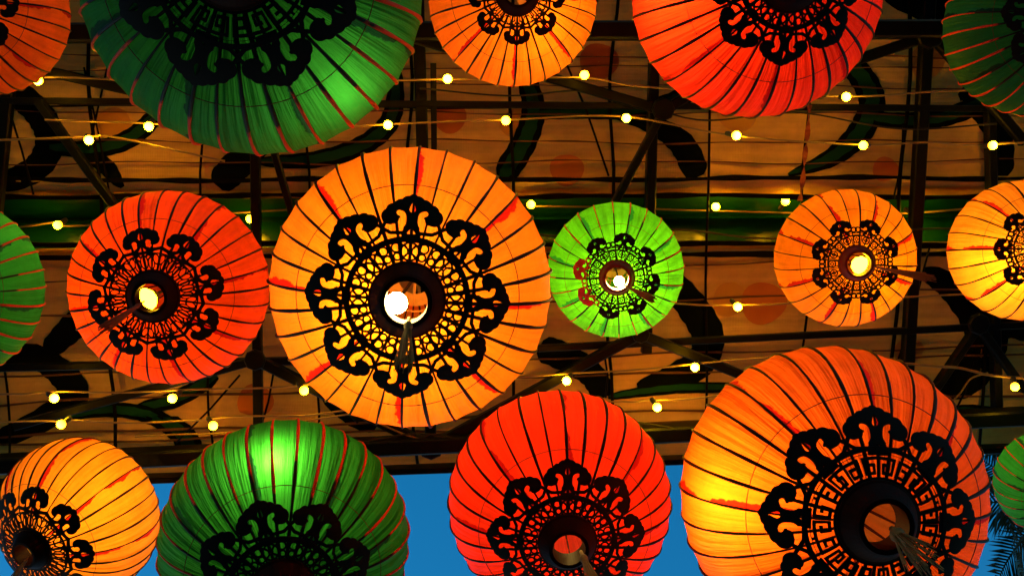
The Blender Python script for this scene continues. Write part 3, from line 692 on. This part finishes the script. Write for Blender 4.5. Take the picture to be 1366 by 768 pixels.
lantern('green lantern with a bright yellow streak between its ribs, against the blue sky', 381, 722, 166, (378, 785), 'green', 'A', 32, -15, W3b, (367, 624, -.36))
lantern('glowing red lantern against the blue sky, below the large amber lantern', 746, 667, 150, (757, 722), 'red', 'A', 32, 0, W1, (738, 640, .22), ((775, 735), (800, 795), .36, .024, 'tassel'))
lantern('largest orange lantern with a Greek-key medallion, beside the palm leaves', 1108, 660, 202, (1170, 695), 'orange', 'B', 32, 3, W2, (1000, 664, -.30), ((1190, 705), (1235, 755), .42, .038, 'tassel'))
lantern('big dark green lantern with Greek-key medallion and red ribs under the main beam', 341, -18, 227, (311, -50), 'green', 'B', 32, 22.5, W3, (435, 92, -.34))
lantern('small amber lantern under the main beam between dark green and red lanterns', 684, 2, 114, (690, -8), 'amber', 'D', 32, 0, W2, (705, 22, -.35), msc=.84)
lantern('deep red lantern under the main beam beside the small amber lantern', 1008, -10, 168, (1053, -28), 'red', 'A', 32, 0, W2, (925, -10, -.3), msc=.92)
lantern('dim orange lantern beside the big dark green Greek-key lantern', -25, 15, 113, (-62, 0), 'orange', 'D', 32, 0, W3, (-10, 20, -.1))
lantern('mid-green lantern beside the red-orange lantern with reddish tassel', -74, 385, 126, (-108, 392), 'green', 'A', 32, 12, W3b, (-40, 350, 0))
lantern('very dark green, almost unlit lantern under the junction of beam and braces', 1384, 34, 121, (1430, 20), 'deep', 'A', 32, 5, W5, (1390, 30, .1))
lantern('small pale green lantern next to the palm leaves', 1401, 643, 72, (1425, 668), 'green', 'C', 24, 5, W3b, (1385, 630, 0))

# ------------------------------------------------------------------ palm beyond the canopy
def palm(px, py, h, label):
    c = at_h(px, py, h); o = empty('palm_tree', (c.x, c.y, 0)); tag(o, label, 'palm tree'); rnd = random.Random(5)
    P = [(.18 * math.sin(z * .35), .1 * math.sin(z * .22), z) for z in np.linspace(0, c.z, 24)]; off = Vector((P[-1][0], P[-1][1], 0))
    V, F = tube([Vector(p) - off * (p[2] / c.z) for p in P], [.19 - .004 * i + .012 * (i % 2) for i in range(24)], 12); mesh_obj('trunk', V, F, M['bark'], o, True)
    cr = empty('crown'); cr.parent = o; bpy.data.objects.remove(cr)
    for k in range(19):
        az = 2 * math.pi * k / 19 * 3.02 + rnd.uniform(-.15, .15); el = rnd.uniform(-.3, 1.0); L = rnd.uniform(1.5, 2.0); pts = []; p = Vector((0, 0, c.z)); e_ = el
        for i in range(12):
            pts.append(p.copy()); p = p + Vector((math.cos(az) * math.cos(e_), math.sin(az) * math.cos(e_), math.sin(e_))) * L / 11; e_ -= .10 + .03 * i / 11
        V, F = tube(pts, [.022 * (1 - i / 12.5) for i in range(12)], 5); fr = mesh_obj('frond', V, F, M['leaf'], o, True)
        V = []; F = []; side = Vector((-math.sin(az), math.cos(az), 0))
        for i in range(30):
            u = .12 + .88 * i / 30; q = u * 11; a0 = int(min(q, 10)); pp = pts[a0].lerp(pts[a0 + 1], q - a0); t = (pts[a0 + 1] - pts[a0]).normalized(); n_ = side.cross(t)
            ll = .52 * (math.sin(math.pi * min(1, u * .85 + .12)) ** .7) * rnd.uniform(.85, 1.1)
            for s in (-1, 1):
                dv = (side * s * .78 + t * .62 + Vector((0, 0, rnd.uniform(-.28, .02)))).normalized(); wv = t * .026; b0 = len(V); mid = pp + dv * ll * .5; tip = pp + dv * ll + Vector((0, 0, -.08))
                th = n_ * .004
                V += [pp - wv * .5, pp + wv * .5, mid + wv * .8 + th, mid - wv * .8 + th, tip]; F += [(b0, b0 + 1, b0 + 2, b0 + 3), (b0 + 3, b0 + 2, b0 + 4)]
        mesh_obj('leaflets', V, F, M['leaf'], fr)
palm(1418, 680, 12.0, 'feathery palm tree showing leaf tips against the blue sky')
